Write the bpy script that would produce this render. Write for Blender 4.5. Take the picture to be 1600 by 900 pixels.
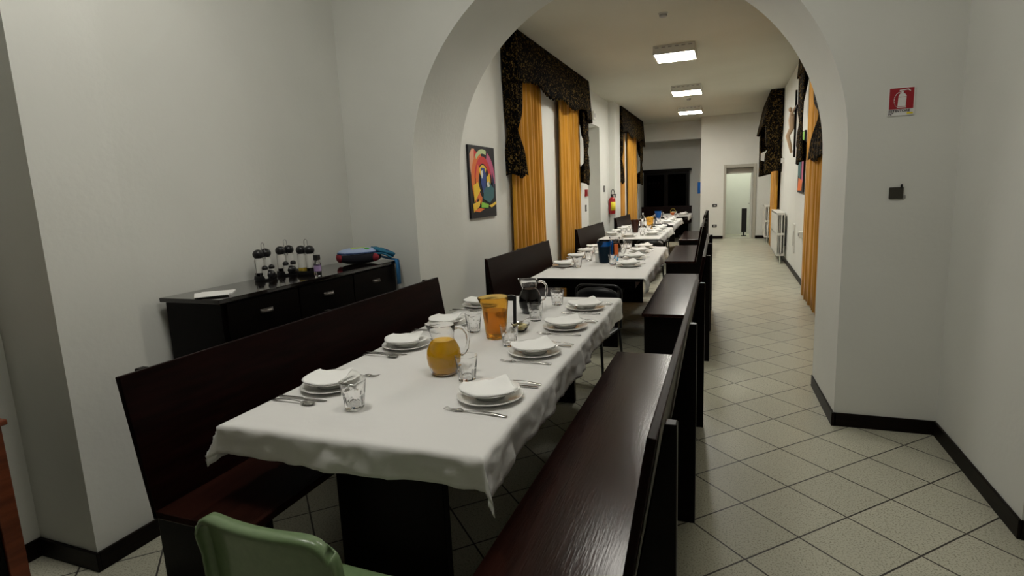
import bpy, bmesh, math, random
from mathutils import Vector, Matrix, noise
random.seed(7)
PI = math.pi
for o in list(bpy.data.objects): bpy.data.objects.remove(o)
SC = bpy.context.scene
COL = SC.collection

# ------------------------------------------------------------------ camera, world, exposure
def make_camera():
    f, yaw, pitch, roll, H = 880.8, .3723, -.1640, -.0432, 1.58
    cy, sy, cp, sp = math.cos(yaw), math.sin(yaw), math.cos(pitch), math.sin(pitch)
    fw = Vector((-sy*cp, cy*cp, sp)); r = Vector((cy, sy, 0)); u = r.cross(fw)
    c, s = math.cos(roll), math.sin(roll)
    r2 = r*c+u*s; u2 = u*c-r*s
    cd = bpy.data.cameras.new('camera'); cam = bpy.data.objects.new('camera', cd); COL.objects.link(cam)
    cd.sensor_width = 36; cd.lens = f*36/1600; cd.clip_start = .02
    m = Matrix.Identity(4)
    for i in range(3):
        m[i][0] = r2[i]; m[i][1] = u2[i]; m[i][2] = -fw[i]
    m.translation = (0, 0, H)
    cam.matrix_world = m
    SC.camera = cam
make_camera()
w = bpy.data.worlds.new('world'); SC.world = w; w.use_nodes = True
w.node_tree.nodes['Background'].inputs[0].default_value = (.02, .025, .04, 1)
w.node_tree.nodes['Background'].inputs[1].default_value = .3
SC.view_settings.view_transform = 'Standard'; SC.view_settings.look = 'None'
SC.view_settings.gamma = 1; SC.view_settings.use_curve_mapping = False
SC.view_settings.exposure = .15
LAMP_HALL = 60      # luminance of the hall fixtures' diffusers
LAMP_FRONT = 29     # luminance of the front room fixture's diffuser, also scales the added fill
LAMP_BACK = 28
CEIL = 3.6           # hall ceiling
CEILF = 4.1          # front room ceiling

# ------------------------------------------------------------------ materials
def mat(name, col, rough=.5, metal=0, spec=.5, coat=0, trans=0, ior=1.45, emit=None, es=0):
    m = bpy.data.materials.new(name); m.use_nodes = True
    b = m.node_tree.nodes['Principled BSDF']
    b.inputs['Base Color'].default_value = (*col, 1); b.inputs['Roughness'].default_value = rough
    b.inputs['Metallic'].default_value = metal; b.inputs['Specular IOR Level'].default_value = spec
    b.inputs['Coat Weight'].default_value = coat; b.inputs['Transmission Weight'].default_value = trans
    b.inputs['IOR'].default_value = ior
    if emit: b.inputs['Emission Color'].default_value = (*emit, 1); b.inputs['Emission Strength'].default_value = es
    return m
def nd(m, t, **k):
    n = m.node_tree.nodes.new(t)
    for a, b in k.items(): setattr(n, a, b)
    return n
def lk(m, a, b): m.node_tree.links.new(a, b)
def noise_col(m, c1, c2, scale=5, detail=3, stretch=None, bump=0, bscale=None, lo=.35, hi=.65, rough=None):
    b = m.node_tree.nodes['Principled BSDF']
    tc = nd(m, 'ShaderNodeTexCoord'); mp = nd(m, 'ShaderNodeMapping')
    if stretch: mp.inputs['Scale'].default_value = stretch
    lk(m, tc.outputs['Object'], mp.inputs[0])
    n = nd(m, 'ShaderNodeTexNoise'); n.inputs['Scale'].default_value = scale; n.inputs['Detail'].default_value = detail
    lk(m, mp.outputs[0], n.inputs['Vector'])
    r = nd(m, 'ShaderNodeValToRGB')
    r.color_ramp.elements[0].position = lo; r.color_ramp.elements[0].color = (*c1, 1)
    r.color_ramp.elements[1].position = hi; r.color_ramp.elements[1].color = (*c2, 1)
    lk(m, n.outputs[0], r.inputs[0]); lk(m, r.outputs[0], b.inputs['Base Color'])
    if bump:
        n2 = nd(m, 'ShaderNodeTexNoise'); n2.inputs['Scale'].default_value = bscale or scale; n2.inputs['Detail'].default_value = 4
        lk(m, mp.outputs[0], n2.inputs['Vector'])
        bp = nd(m, 'ShaderNodeBump'); bp.inputs['Strength'].default_value = bump; bp.inputs['Distance'].default_value = .01
        lk(m, n2.outputs[0], bp.inputs['Height']); lk(m, bp.outputs[0], b.inputs['Normal'])
    return m
M = {}
M['wall'] = noise_col(mat('painted_plaster', (.7, .69, .63), .75), (.685, .685, .64), (.72, .72, .675), 1.3, 3, bump=.12, bscale=30)
M['jamb'] = M['wall']
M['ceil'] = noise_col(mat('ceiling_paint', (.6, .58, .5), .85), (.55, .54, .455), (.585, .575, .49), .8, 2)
M['base'] = noise_col(mat('baseboard_wood', (.02, .01, .006), .45, spec=.15), (.003, .002, .0015), (.008, .004, .0025), 8, 3, (1, 1, 8))
def floor_mat():
    m = mat('floor_tiles', (.5, .5, .42), .32); b = m.node_tree.nodes['Principled BSDF']
    tc = nd(m, 'ShaderNodeTexCoord'); th = .7984; s = .2083*1.58; ox, oy = .0474*1.58, 2.0933*1.58
    mp = nd(m, 'ShaderNodeMapping'); mp.vector_type = 'TEXTURE'
    mp.inputs['Location'].default_value = (ox, oy, 0); mp.inputs['Rotation'].default_value = (0, 0, th); mp.inputs['Scale'].default_value = (s, s, s)
    lk(m, tc.outputs['Object'], mp.inputs[0])
    sx = nd(m, 'ShaderNodeSeparateXYZ'); lk(m, mp.outputs[0], sx.inputs[0])
    ds = []
    for a in 'XY':
        fr = nd(m, 'ShaderNodeMath', operation='PINGPONG'); fr.inputs[1].default_value = .5
        lk(m, sx.outputs[a], fr.inputs[0]); ds.append(fr)
    mn = nd(m, 'ShaderNodeMath', operation='MINIMUM'); lk(m, ds[0].outputs[0], mn.inputs[0]); lk(m, ds[1].outputs[0], mn.inputs[1])
    lt = nd(m, 'ShaderNodeMath', operation='LESS_THAN'); lt.inputs[1].default_value = .0125; lk(m, mn.outputs[0], lt.inputs[0])
    n = nd(m, 'ShaderNodeTexNoise'); n.inputs['Scale'].default_value = 130; n.inputs['Detail'].default_value = 2; lk(m, tc.outputs['Object'], n.inputs['Vector'])
    r = nd(m, 'ShaderNodeValToRGB'); e = r.color_ramp.elements
    e[0].position = .33; e[0].color = (.27, .26, .19, 1); e[1].position = .5; e[1].color = (.50, .485, .385, 1)
    lk(m, n.outputs[0], r.inputs[0])
    wn = nd(m, 'ShaderNodeTexWhiteNoise', noise_dimensions='2D')
    fl = nd(m, 'ShaderNodeVectorMath', operation='FLOOR'); lk(m, mp.outputs[0], fl.inputs[0]); lk(m, fl.outputs[0], wn.inputs['Vector'])
    mr = nd(m, 'ShaderNodeMapRange'); mr.inputs['To Min'].default_value = .92; mr.inputs['To Max'].default_value = 1.05; lk(m, wn.outputs[0], mr.inputs[0])
    ml = nd(m, 'ShaderNodeVectorMath', operation='SCALE'); lk(m, r.outputs[0], ml.inputs[0]); lk(m, mr.outputs[0], ml.inputs['Scale'])
    mx = nd(m, 'ShaderNodeMix', data_type='RGBA'); lk(m, lt.outputs[0], mx.inputs[0]); lk(m, ml.outputs[0], mx.inputs[6]); mx.inputs[7].default_value = (.035, .03, .025, 1)
    lk(m, mx.outputs[2], b.inputs['Base Color'])
    bp = nd(m, 'ShaderNodeBump', invert=True); bp.inputs['Strength'].default_value = .4; bp.inputs['Distance'].default_value = .002
    lk(m, lt.outputs[0], bp.inputs['Height']); lk(m, bp.outputs[0], b.inputs['Normal'])
    return m
M['floor'] = floor_mat()
def wood(name, c1, c2, rough, bump=.15, spec=.5):
    m = mat(name, c1, rough, spec=spec); noise_col(m, c1, c2, 6, 5, (6, .6, 6), bump=bump, bscale=22)
    return m
M['wood'] = wood('dark_varnished_wood', (.012, .0038, .0025), (.023, .0070, .0045), .19, .06, .28)
M['wooddk'] = wood('ebony_stained_wood', (.0012, .0008, .0007), (.003, .0016, .0012), .38, .04, .12)
M['woodback'] = wood('dark_matt_varnished_wood', (.004, .0012, .001), (.010, .0025, .002), .35, .05, .07)
M['woodred'] = wood('reddish_brown_wood', (.09, .022, .008), (.16, .04, .015), .35)
def cloth_mat(name, c):
    m = mat(name, c, .8, spec=.2); m.node_tree.nodes['Principled BSDF'].inputs['Sheen Weight'].default_value = .2
    noise_col(m, tuple(x*.97 for x in c), c, 3, 2, bump=.25, bscale=14); return m
M['cloth'] = cloth_mat('white_tablecloth', (.73, .72, .70))
M['napkin'] = cloth_mat('white_paper_napkin', (.90, .895, .87))
M['china'] = mat('white_china', (.84, .835, .80), .15, coat=.4)
M['steel'] = mat('cutlery_steel', (.45, .44, .42), .22, metal=1)
M['glass'] = mat('clear_glass', (1, 1, 1), .0, trans=1, ior=1.45)
M['pglass'] = mat('cabinet_glass', (.12, .13, .13), .02, trans=1, ior=1.05, spec=.1)
M['juice'] = mat('orange_juice', (1, .56, .015), .1, trans=.3, ior=1.33)
M['wine'] = mat('dark_wine', (.001, .0003, .0004), .4, spec=.05)
M['amber'] = mat('amber_plastic', (.93, .66, .22), .06, trans=.95, ior=1.25)
M['blue'] = mat('blue_plastic', (.005, .11, .42), .2, trans=.35)
M['bluedk'] = mat('dark_blue_plastic', (.001, .010, .022), .35, spec=.2)
M['brownpl'] = mat('dark_brown_plastic', (.035, .01, .004), .2)
M['orange'] = mat('orange_print', (.75, .16, .03), .4)
M['cyan'] = mat('light_blue_print', (.10, .42, .72), .4)
M['black'] = mat('black_plastic', (.006, .006, .007), .35)
M['blackm'] = mat('black_metal', (.01, .01, .011), .3, metal=.3)
M['grey'] = mat('grey_metal', (.35, .34, .33), .4, metal=.5)
M['frame'] = mat('grey_door_frame', (.42, .40, .34), .5)
M['frost'] = mat('pale_glass', (.8, .79, .74), .35, trans=.35)
M['handle'] = mat('aged_metal_handle', (.10, .09, .08), .35, metal=.8)
M['white'] = mat('white_enamel', (.66, .65, .60), .4)
M['green'] = noise_col(mat('green_plastic', (.14, .21, .10), .34, coat=.3), (.135, .205, .095), (.155, .23, .11), 40, 2, bump=.06, bscale=220)
M['red'] = mat('red_enamel', (.35, .012, .015), .3)
M['redsign'] = mat('red_sign_print', (.33, .012, .02), .5)
M['yellow'] = mat('yellow_label', (.75, .62, .03), .5)
M['ink'] = mat('dark_ink', (.02, .018, .03), .6)
M['paper'] = mat('white_card', (.75, .74, .72), .6)
M['cheese'] = noise_col(mat('grated_cheese', (.8, .68, .3), .7), (.6, .5, .2), (.85, .75, .42), 120, 2, bump=.6, bscale=150)
M['oil'] = mat('golden_oil', (.55, .4, .05), .1, trans=.4)
M['flesh'] = mat('carved_figure_paint', (.55, .38, .24), .5)
def curtain_mat(name, c1, c2, sc):
    m = mat(name, c1, .75, spec=.15)
    m.node_tree.nodes['Principled BSDF'].inputs['Sheen Weight'].default_value = .3
    noise_col(m, c1, c2, sc, 3, (1, 1, .15)); return m
M['gold'] = curtain_mat('golden_curtain_fabric', (.46, .21, .016), (.62, .30, .03), 9)
def brocade():
    m = mat('black_gold_brocade', (.01, .008, .006), .7, spec=.06); b = m.node_tree.nodes['Principled BSDF']
    tc = nd(m, 'ShaderNodeTexCoord'); n = nd(m, 'ShaderNodeTexNoise'); n.inputs['Scale'].default_value = 24; n.inputs['Detail'].default_value = 5; n.inputs['Distortion'].default_value = 1.6
    lk(m, tc.outputs['Object'], n.inputs['Vector'])
    r = nd(m, 'ShaderNodeValToRGB'); e = r.color_ramp.elements; e[0].position = .53; e[0].color = (.0014, .0011, .0011, 1); e[1].position = .66; e[1].color = (.15, .095, .028, 1)
    lk(m, n.outputs[0], r.inputs[0]); lk(m, r.outputs[0], b.inputs['Base Color']); return m
M['brocade'] = brocade()
M['paperw'] = M['paper']
def lampmat(name, s, c=(1, .97, .9)):
    m = bpy.data.materials.new(name); m.use_nodes = True; b = m.node_tree.nodes['Principled BSDF']
    b.inputs['Base Color'].default_value = (.8, .8, .8, 1); b.inputs['Emission Color'].default_value = (*c, 1); b.inputs['Emission Strength'].default_value = s
    return m
M['lamph'] = lampmat('hall_lamp_diffuser', LAMP_HALL, (1, .97, .88))
M['lampf'] = lampmat('front_lamp_diffuser', LAMP_FRONT, (1, .975, .90))
M['lampn'] = lampmat('hall_lamp_diffuser_dim', LAMP_HALL*.4, (1, .97, .88))
M['lampfill'] = lampmat('added_fill_diffuser', LAMP_FRONT*.6, (1, .965, .88))
M['lampb'] = lampmat('back_lamp_diffuser', LAMP_BACK, (.95, 1, .85))
def plain(name, c, r=.5):
    if name not in M: M[name] = mat(name, c, r)
    return M[name]

# ------------------------------------------------------------------ mesh helpers
class B:
    def __init__(s): s.bm = bmesh.new()
    def box(s, x0, x1, y0, y1, z0, z1, rz=0, c=None, mi=0):
        v = [s.bm.verts.new((x, y, z)) for z in (z0, z1) for x, y in ((x0, y0), (x1, y0), (x1, y1), (x0, y1))]
        if rz:
            c = c or ((x0+x1)/2, (y0+y1)/2)
            for q in v:
                dx, dy = q.co.x-c[0], q.co.y-c[1]
                q.co.x = c[0]+dx*math.cos(rz)-dy*math.sin(rz); q.co.y = c[1]+dx*math.sin(rz)+dy*math.cos(rz)
        for f in ((0, 3, 2, 1), (4, 5, 6, 7), (0, 1, 5, 4), (1, 2, 6, 5), (2, 3, 7, 6), (3, 0, 4, 7)):
            s.bm.faces.new([v[i] for i in f]).material_index = mi
        return s
    def prism(s, pts, a0, a1, axis='y', mi=0):
        def P(p, a): return {'y': (p[0], a, p[1]), 'x': (a, p[0], p[1]), 'z': (p[0], p[1], a)}[axis]
        A = [s.bm.verts.new(P(p, a0)) for p in pts]; C = [s.bm.verts.new(P(p, a1)) for p in pts]; n = len(pts)
        s.bm.faces.new(A).material_index = mi; s.bm.faces.new(C[::-1]).material_index = mi
        for i in range(n): s.bm.faces.new((A[i], C[i], C[(i+1) % n], A[(i+1) % n])).material_index = mi
        return s
    def lathe(s, prof, n=32, c=(0, 0, 0), rf=None, mi=0):
        rings = []
        for k, (r, z) in enumerate(prof):
            if r < 1e-5: rings.append([s.bm.verts.new((c[0], c[1], c[2]+z))]); continue
            ring = []
            for i in range(n):
                a = 2*PI*i/n; dx, dy, dz = (rf(r, z, a, k) if rf else (r*math.cos(a), r*math.sin(a), z))
                ring.append(s.bm.verts.new((c[0]+dx, c[1]+dy, c[2]+dz)))
            rings.append(ring)
        for A, C in zip(rings, rings[1:]):
            for i in range(n):
                j = (i+1) % n
                if len(A) == 1 and len(C) == 1: break
                if len(A) == 1: f = s.bm.faces.new((A[0], C[j], C[i]))
                elif len(C) == 1: f = s.bm.faces.new((A[i], A[j], C[0]))
                else: f = s.bm.faces.new((A[i], A[j], C[j], C[i]))
                f.material_index = mi
        return s
    def tube(s, pts, r, n=8, closed=False, mi=0):
        pts = [Vector(p) for p in pts]; R = r if isinstance(r, (list, tuple)) else [r]*len(pts); rings = []
        up = Vector((0, 0, 1)); N = len(pts)
        for i, p in enumerate(pts):
            t = (pts[(i+1) % N]-pts[i-1]) if closed else (pts[min(i+1, N-1)]-pts[max(i-1, 0)])
            t.normalize()
            if i == 0:
                a = t.cross(up)
                if a.length < .1: a = t.cross(Vector((1, 0, 0)))
            else: a = a-t*a.dot(t)
            a.normalize(); b = t.cross(a)
            rings.append([s.bm.verts.new(p+(a*math.cos(2*PI*k/n)+b*math.sin(2*PI*k/n))*R[i]) for k in range(n)])
        seq = list(zip(rings, rings[1:]))+([(rings[-1], rings[0])] if closed else [])
        for A, C in seq:
            for k in range(n): s.bm.faces.new((A[k], A[(k+1) % n], C[(k+1) % n], C[k])).material_index = mi
        if not closed: s.bm.faces.new(rings[0][::-1]).material_index = mi; s.bm.faces.new(rings[-1]).material_index = mi
        return s
    def grid(s, nu, nv, fn, mi=0):
        V = [[s.bm.verts.new(fn(i/nu, j/nv)) for j in range(nv+1)] for i in range(nu+1)]
        for i in range(nu):
            for j in range(nv): s.bm.faces.new((V[i][j], V[i+1][j], V[i+1][j+1], V[i][j+1])).material_index = mi
        return V
    def ell(s, c, r, n=16, m=10, mi=0, sq=1):
        def p(u, v):
            a = 2*PI*u; b = PI*(v-.5)
            f = lambda x: math.copysign(abs(x)**sq, x)
            return (c[0]+r[0]*f(math.cos(b))*f(math.cos(a)), c[1]+r[1]*f(math.cos(b))*f(math.sin(a)), c[2]+r[2]*f(math.sin(b)))
        s.grid(n, m, p, mi); bmesh.ops.remove_doubles(s.bm, verts=s.bm.verts, dist=1e-5); return s
    def poly(s, pts, mi=0): s.bm.faces.new([s.bm.verts.new(p) for p in pts]).material_index = mi; return s
def obj(name, b, m, parent=None, loc=None, rz=0, smooth=False, bevel=0, solid=0, subd=0):
    bmesh.ops.recalc_face_normals(b.bm, faces=b.bm.faces)
    me = bpy.data.meshes.new(name); b.bm.to_mesh(me); b.bm.free()
    o = bpy.data.objects.new(name, me); COL.objects.link(o)
    for x in (m if isinstance(m, list) else [m]): me.materials.append(x)
    if parent: o.parent = parent
    if loc is not None: o.location = loc
    if rz: o.rotation_euler.z = rz
    if smooth:
        for p in me.polygons: p.use_smooth = True
        if smooth != 'all':
            bm2 = bmesh.new(); bm2.from_mesh(me); 
            for e in bm2.edges:
                if len(e.link_faces) == 2 and e.calc_face_angle(0) > math.radians(smooth if smooth is not True else 40): e.smooth = False
            bm2.to_mesh(me); bm2.free()
    if solid:
        md = o.modifiers.new('solid', 'SOLIDIFY'); md.thickness = solid; md.offset = 0
    if bevel:
        md = o.modifiers.new('bevel', 'BEVEL'); md.width = bevel; md.segments = 2; md.limit_method = 'ANGLE'
    if subd:
        md = o.modifiers.new('sub', 'SUBSURF'); md.levels = subd; md.render_levels = subd
    return o
def tag(o, label=None, cat=None, group=None, kind=None):
    if label: o['label'] = label
    if cat: o['category'] = cat
    if group: o['group'] = group
    if kind: o['kind'] = kind
    return o
def thing(name, label, cat, loc=(0, 0, 0), rz=0, group=None):
    o = bpy.data.objects.new(name, None); COL.objects.link(o); o.location = loc; o.rotation_euler.z = rz; o.empty_display_size = .1
    return tag(o, label, cat, group)
def struct(name, b, m, **k):
    o = obj(name, b, m, **k); o['kind'] = 'structure'; return o
def copy_tree(o, parent=None):
    c = o.copy(); COL.objects.link(c)
    if parent: c.parent = parent
    for ch in [x for x in bpy.data.objects if x.parent == o]: copy_tree(ch, c)
    return c
USED = set()
def place(proto, loc, rz=0, label=None, group=None, sc=None, kids=True):
    if proto.name in USED:
        o = copy_tree(proto)
    else: USED.add(proto.name); o = proto
    o.location = loc; o.rotation_euler.z = rz
    if label: o['label'] = label
    if group: o['group'] = group
    if sc: o.scale = sc
    return o

# ------------------------------------------------------------------ the setting
XL, XR, XRF, YA, YB, YE, YK = -2.7, 1.05, 1.21, 4.0, 4.78, 18.1, 20.2
struct('floor', B().box(-4.2, 2.2, -7.2, YK+.2, -.1, 0), M['floor'])
struct('ceiling', B().box(-3.3, XR+.3, YB, YK+.2, CEIL, CEIL+.15), M['ceil'])
struct('ceiling_front', B().box(-3.3, 2.2, -7.2, YB, CEILF, CEILF+.15), M['ceil'])
# arch wall with the round-headed opening
def arch_wall():
    b = B(); n = 56; cx = -.855; zc = 1.765
    def ring(r, y):
        pts = [(cx-r, y, 0), (cx-r, y, .9)]+[(cx-r*math.cos(PI*i/n), y, zc+r*math.sin(PI*i/n)) for i in range(n+1)]+[(cx+r, y, .9), (cx+r, y, 0)]
        return pts
    X0, X1 = -3.15, 1.4
    def outer(r, y, x0, x1, top):
        out = []
        for (x, yy, z) in ring(r, y):
            k = (x-(cx-r))/(2*r)
            if z <= .001: out.append((x0 if x < cx else x1, y, 0))
            elif z <= zc+.001: out.append((x0 if x < cx else x1, y, z))
            else:
                a = math.atan2(z-zc, x-cx); dx, dz = math.cos(a), math.sin(a)
                t = min(((x1-cx)/dx if dx > 1e-6 else 9e9), ((x0-cx)/dx if dx < -1e-6 else 9e9), (top-zc)/max(dz, 1e-6))
                out.append((cx+dx*t, y, zc+dz*t))
        return out
    V = b.bm.verts.new
    F = [V(p) for p in ring(1.51, YA)]; R = [V(p) for p in ring(1.478, YB)]
    FO = [V(p) for p in outer(1.51, YA, X0, X1, 4.2)]; RO = [V(p) for p in outer(1.478, YB, X0, X1, 4.2)]
    for i in range(len(F)-1):
        b.bm.faces.new((F[i], F[i+1], FO[i+1], FO[i])); b.bm.faces.new((R[i], RO[i], RO[i+1], R[i+1]))
        b.bm.faces.new((F[i], R[i], R[i+1], F[i+1])); b.bm.faces.new((FO[i], FO[i+1], RO[i+1], RO[i]))
    return b
struct('wall_arch', arch_wall(), M['wall'], smooth=30)
struct('wall_left_front', B().box(-3.2, -3.0, -7.2, YA, 0, CEILF), M['wall'])
struct('wall_left_pier', B().box(-3.0, -2.6, 1.45, 1.8, 0, CEILF), M['wall'])
struct('wall_right_front', B().box(XRF, XRF+.9, 2.88, YA, 0, CEILF), M['wall'])
struct('wall_right_entry', B().box(1.30, 2.1, -7.2, 2.88, 0, CEILF), M['wall'])
struct('wall_back', B().box(-3.2, 2.2, -7.2, -7.0, 0, CEILF), M['wall'])
# hall left wall with a tall passage
lw = B(); T = .6
lw.box(XL-T, XL, YB, 11.4, 0, CEIL); lw.box(XL-T, XL, 12.55, YE, 0, CEIL); lw.box(XL-T, XL, 11.4, 12.55, 2.95, CEIL); lw.box(XL-T-.1, XL-T, 11.3, 12.65, 0, CEIL)
struct('wall_left', lw, M['wall'])
struct('wall_left_pilaster', B().box(XL, XL+.14, 13.55, 14.25, 0, CEIL), M['wall'])
rw = B(); rw.box(XR, XR+.3, YB, YE+1.8, 0, CEIL)
struct('wall_right', rw, M['wall'])
# far wall with doorway
DX0, DX1, DZ = -.13, .60, 2.08
fw = B(); fw.box(-.85, DX0, YE, YE+.25, 0, CEIL); fw.box(DX1, XR, YE, YE+.25, 0, CEIL); fw.box(DX0, DX1, YE, YE+.25, DZ, CEIL)
struct('wall_far', fw, M['wall'])
struct('wall_far_beam', B().box(-3.1, -.85, YE+.85, YE+1.15, 3.06, CEIL), M['wall'])
bk = B(); bk.box(-3.3, -.65, YK, YK+.2, 0, CEIL); bk.box(-3.3, -3.1, YE, YK, 0, CEIL); bk.box(-.85, -.65, YE+.25, YK, 0, CEIL)
struct('wall_back_hall', bk, M['wall'])
cr = B(); cr.box(-.65, XR, YE+1.7, YE+1.8, 0, CEIL)
struct('wall_beyond_door', cr, M['wall'])
df = B()
for y0 in (YE-.03,):
    df.box(DX0-.07, DX0, y0, YE+.27, 0, DZ+.09); df.box(DX1, DX1+.09, y0, YE+.27, 0, DZ+.09); df.box(DX0, DX1, y0, YE+.27, DZ, DZ+.09); df.box(DX0, DX1, YE+.15, YE+.25, DZ-.17, DZ)
struct('door_1_frame', df, M['frame'], bevel=.004)
dl = struct('door_1', B().box(DX1-.045, DX1-.003, YE+.27, YE+.98, .01, DZ-.18), M['white'])
h = B(); h.tube([(DX1-.045, YE+.92, 1.0), (DX1-.09, YE+.92, 1.0), (DX1-.09, YE+.82, 1.0)], .01); obj('door_handle', h, M['grey'], dl)
struct('door_1_sill', B().box(DX0, DX1, YE-.01, YE+.28, 0, .012), M['frame'])
# baseboards
BH, BT = .09, .014
def bb(name, *boxes):
    b = B()
    for x0, x1, y0, y1 in boxes: b.box(x0, x1, y0, y1, 0, BH)
    struct(name, b, M['base'], bevel=.003)
bb('baseboard_left_front', (-3.0, -3.0+BT, -7, 1.45-BT), (-3.0, -2.6+BT, 1.45-BT, 1.45), (-2.6, -2.6+BT, 1.45, 1.8+BT), (-3.0, -2.6, 1.8, 1.8+BT), (-3.0, -3.0+BT, 1.8+BT, YA-BT), (-3.0, -2.36, YA-BT, YA))
bb('baseboard_right_front', (.655, XRF, YA-BT, YA), (XRF-BT, XRF, 2.87, YA-BT), (XRF, 1.3-BT, 2.866, 2.88), (1.3-BT, 1.3, -7, 2.866))
j = B(); j.prism([(.655-BT, YA-BT), (.655+.01, YA-BT), (.63, YB), (.63-BT, YB)], 0, BH, 'z'); struct('baseboard_arch_right', j, M['base'])
j = B(); j.prism([(-2.365, YA-BT), (-2.365+BT, YA-BT), (-2.333+BT, YB), (-2.333, YB)], 0, BH, 'z'); struct('baseboard_arch_left', j, M['base'])
bb('baseboard_right', (XR-BT, XR, YB, YE))
bb('baseboard_left', (XL, XL+BT, YB, 11.4), (XL, XL+BT, 12.55, 13.55), (XL, XL+.14+BT, 13.55-BT, 13.55), (XL+.14, XL+.14+BT, 13.55, 14.25), (XL, XL+BT, 14.25, YE))
bb('baseboard_far', (-.85, DX0-.07, YE-BT, YE), (DX1+.09, XR, YE-BT, YE))

# ------------------------------------------------------------------ ceiling lamps
def lamp(m, z, label, group, loc):
    t = thing('ceiling_light', label, 'light', (*loc, z), 0, group)
    b = B(); b.box(-.29, .29, -.31, -.295, -.12, 0); b.box(-.29, .29, .295, .31, -.12, 0); b.box(-.29, -.275, -.295, .295, -.12, 0); b.box(.275, .29, -.295, .295, -.12, 0); b.box(-.275, .275, -.295, .295, -.015, 0)
    obj('housing', b, M['white'], t, bevel=.003)
    for k in range(6): obj('vent_slot', B().box(-.26+k*.092, -.21+k*.092, -.314, -.31, -.035, -.02), M['grey'], t)
    obj('diffuser', B().box(-.275, .275, -.295, .295, -.116, -.10), m, t)
for (x, y), l in zip([(-1.0, 5.65), (-.80, 9.1), (-.88, 12.6), (-1.02, 15.9)], ['square white ceiling light just beyond the arch', 'square ceiling light shining nearest above the hall tables', 'square ceiling light, second of the three in view', 'square ceiling light farthest down the hall, by the far wall']):
    lamp(M['lampn'] if y < 6 else M['lamph'], CEIL, l, 'hall ceiling lights', (x, y))
lamp(M['lampf'], CEILF, 'square ceiling light over the long table in the front room', 'front room ceiling lights', (-1.7, 1.6))
lamp(M['lampfill'], CEILF, 'square fill light added on the front room ceiling, out of view', 'front room ceiling lights', (-.4, 1.9))  # unseen fill lamp, added to brighten the right side of the arch wall
lamp(M['lampb'], CEIL, 'ceiling light in the small room beyond the far doorway', 'back ceiling light', (.2, YE+1.0))
for (x, y), l in zip([(-.78, 7.25), (-.95, 14.2)], ['small round smoke detector on ceiling before the nearest light', 'small round smoke detector on ceiling between the two far lights']):
    t = thing('smoke_detector', l, 'smoke detector', (x, y, CEIL), 0, 'ceiling smoke detectors')
    obj('detector_base', B().lathe([(0, 0), (.06, 0), (.06, -.012), (0, -.012)], 20), M['white'], t)
    obj('detector_head', B().lathe([(.048, -.012), (.045, -.035), (.025, -.045), (0, -.045)], 20), M['grey'], t, smooth=True)

# ------------------------------------------------------------------ furniture builders
def bench(name='bench', L=2.55):
    t = thing(name, 'x', 'bench')
    obj('seat', B().box(0, .46, -L/2, L/2, .42, .45), M['wood'], t, bevel=.004)
    d = Vector((.09, .56)); n = Vector((d.y, -d.x)).normalized()*.013
    p = Vector((.448, .415)); q = p+d
    obj('backrest', B().prism([tuple(p-n), tuple(p+n), tuple(q+n), tuple(q-n)], -L/2, L/2), M['woodback'], t, bevel=.004)
    for y in (-1.15, 0, 1.15):
        obj('support_panel', B().prism([(.01, 0), (.59, 0), (.59, .972), (.558, .972), (.470, .44), (.46, .42), (.01, .42)], y*L/2.55-.02, y*L/2.55+.02), M['wooddk'], t, bevel=.004)
    return t
PB = bench()
ORD = ['nearest', 'second', 'third', 'fourth', 'farthest']
for i, (x, y, rz) in enumerate([(-.72, 2.60, .010), (-.77, 6.42, .02), (-.97, 10.3, .02), (-1.08, 14.1, .02)]):
    place(PB, (x, y, 0), rz, ['long dark varnished bench on the aisle side of the nearest table, seat in full view', 'dark wooden bench on the aisle side of the second table', 'dark wooden bench on the aisle side of the third table', 'dark wooden bench on the aisle side of the fourth table'][i], 'benches along the aisle')
for i, (x, y, s) in enumerate([(-1.575, 2.58, .97), (-1.66, 5.98, .81), (-1.80, 10.0, .80), (-1.82, 13.4, .72)]):
    place(PB, (x, y, 0), PI+[0, .01, .0, 0][i], ['long dark bench with high back in front of the sideboard', 'dark high-backed bench against the left wall by the first yellow curtains', 'dark high-backed bench against the left wall in front of the tall passage', 'dark high-backed bench against the left wall before the second pair of curtains'][i], 'benches along the left wall', (1, s, 1))
place(PB, (-2.0, 19.05, 0), PI/2, 'dark high-backed bench across the end of the hall in front of the dark cabinet', 'bench at the far end', (1, .64, 1))

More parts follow.
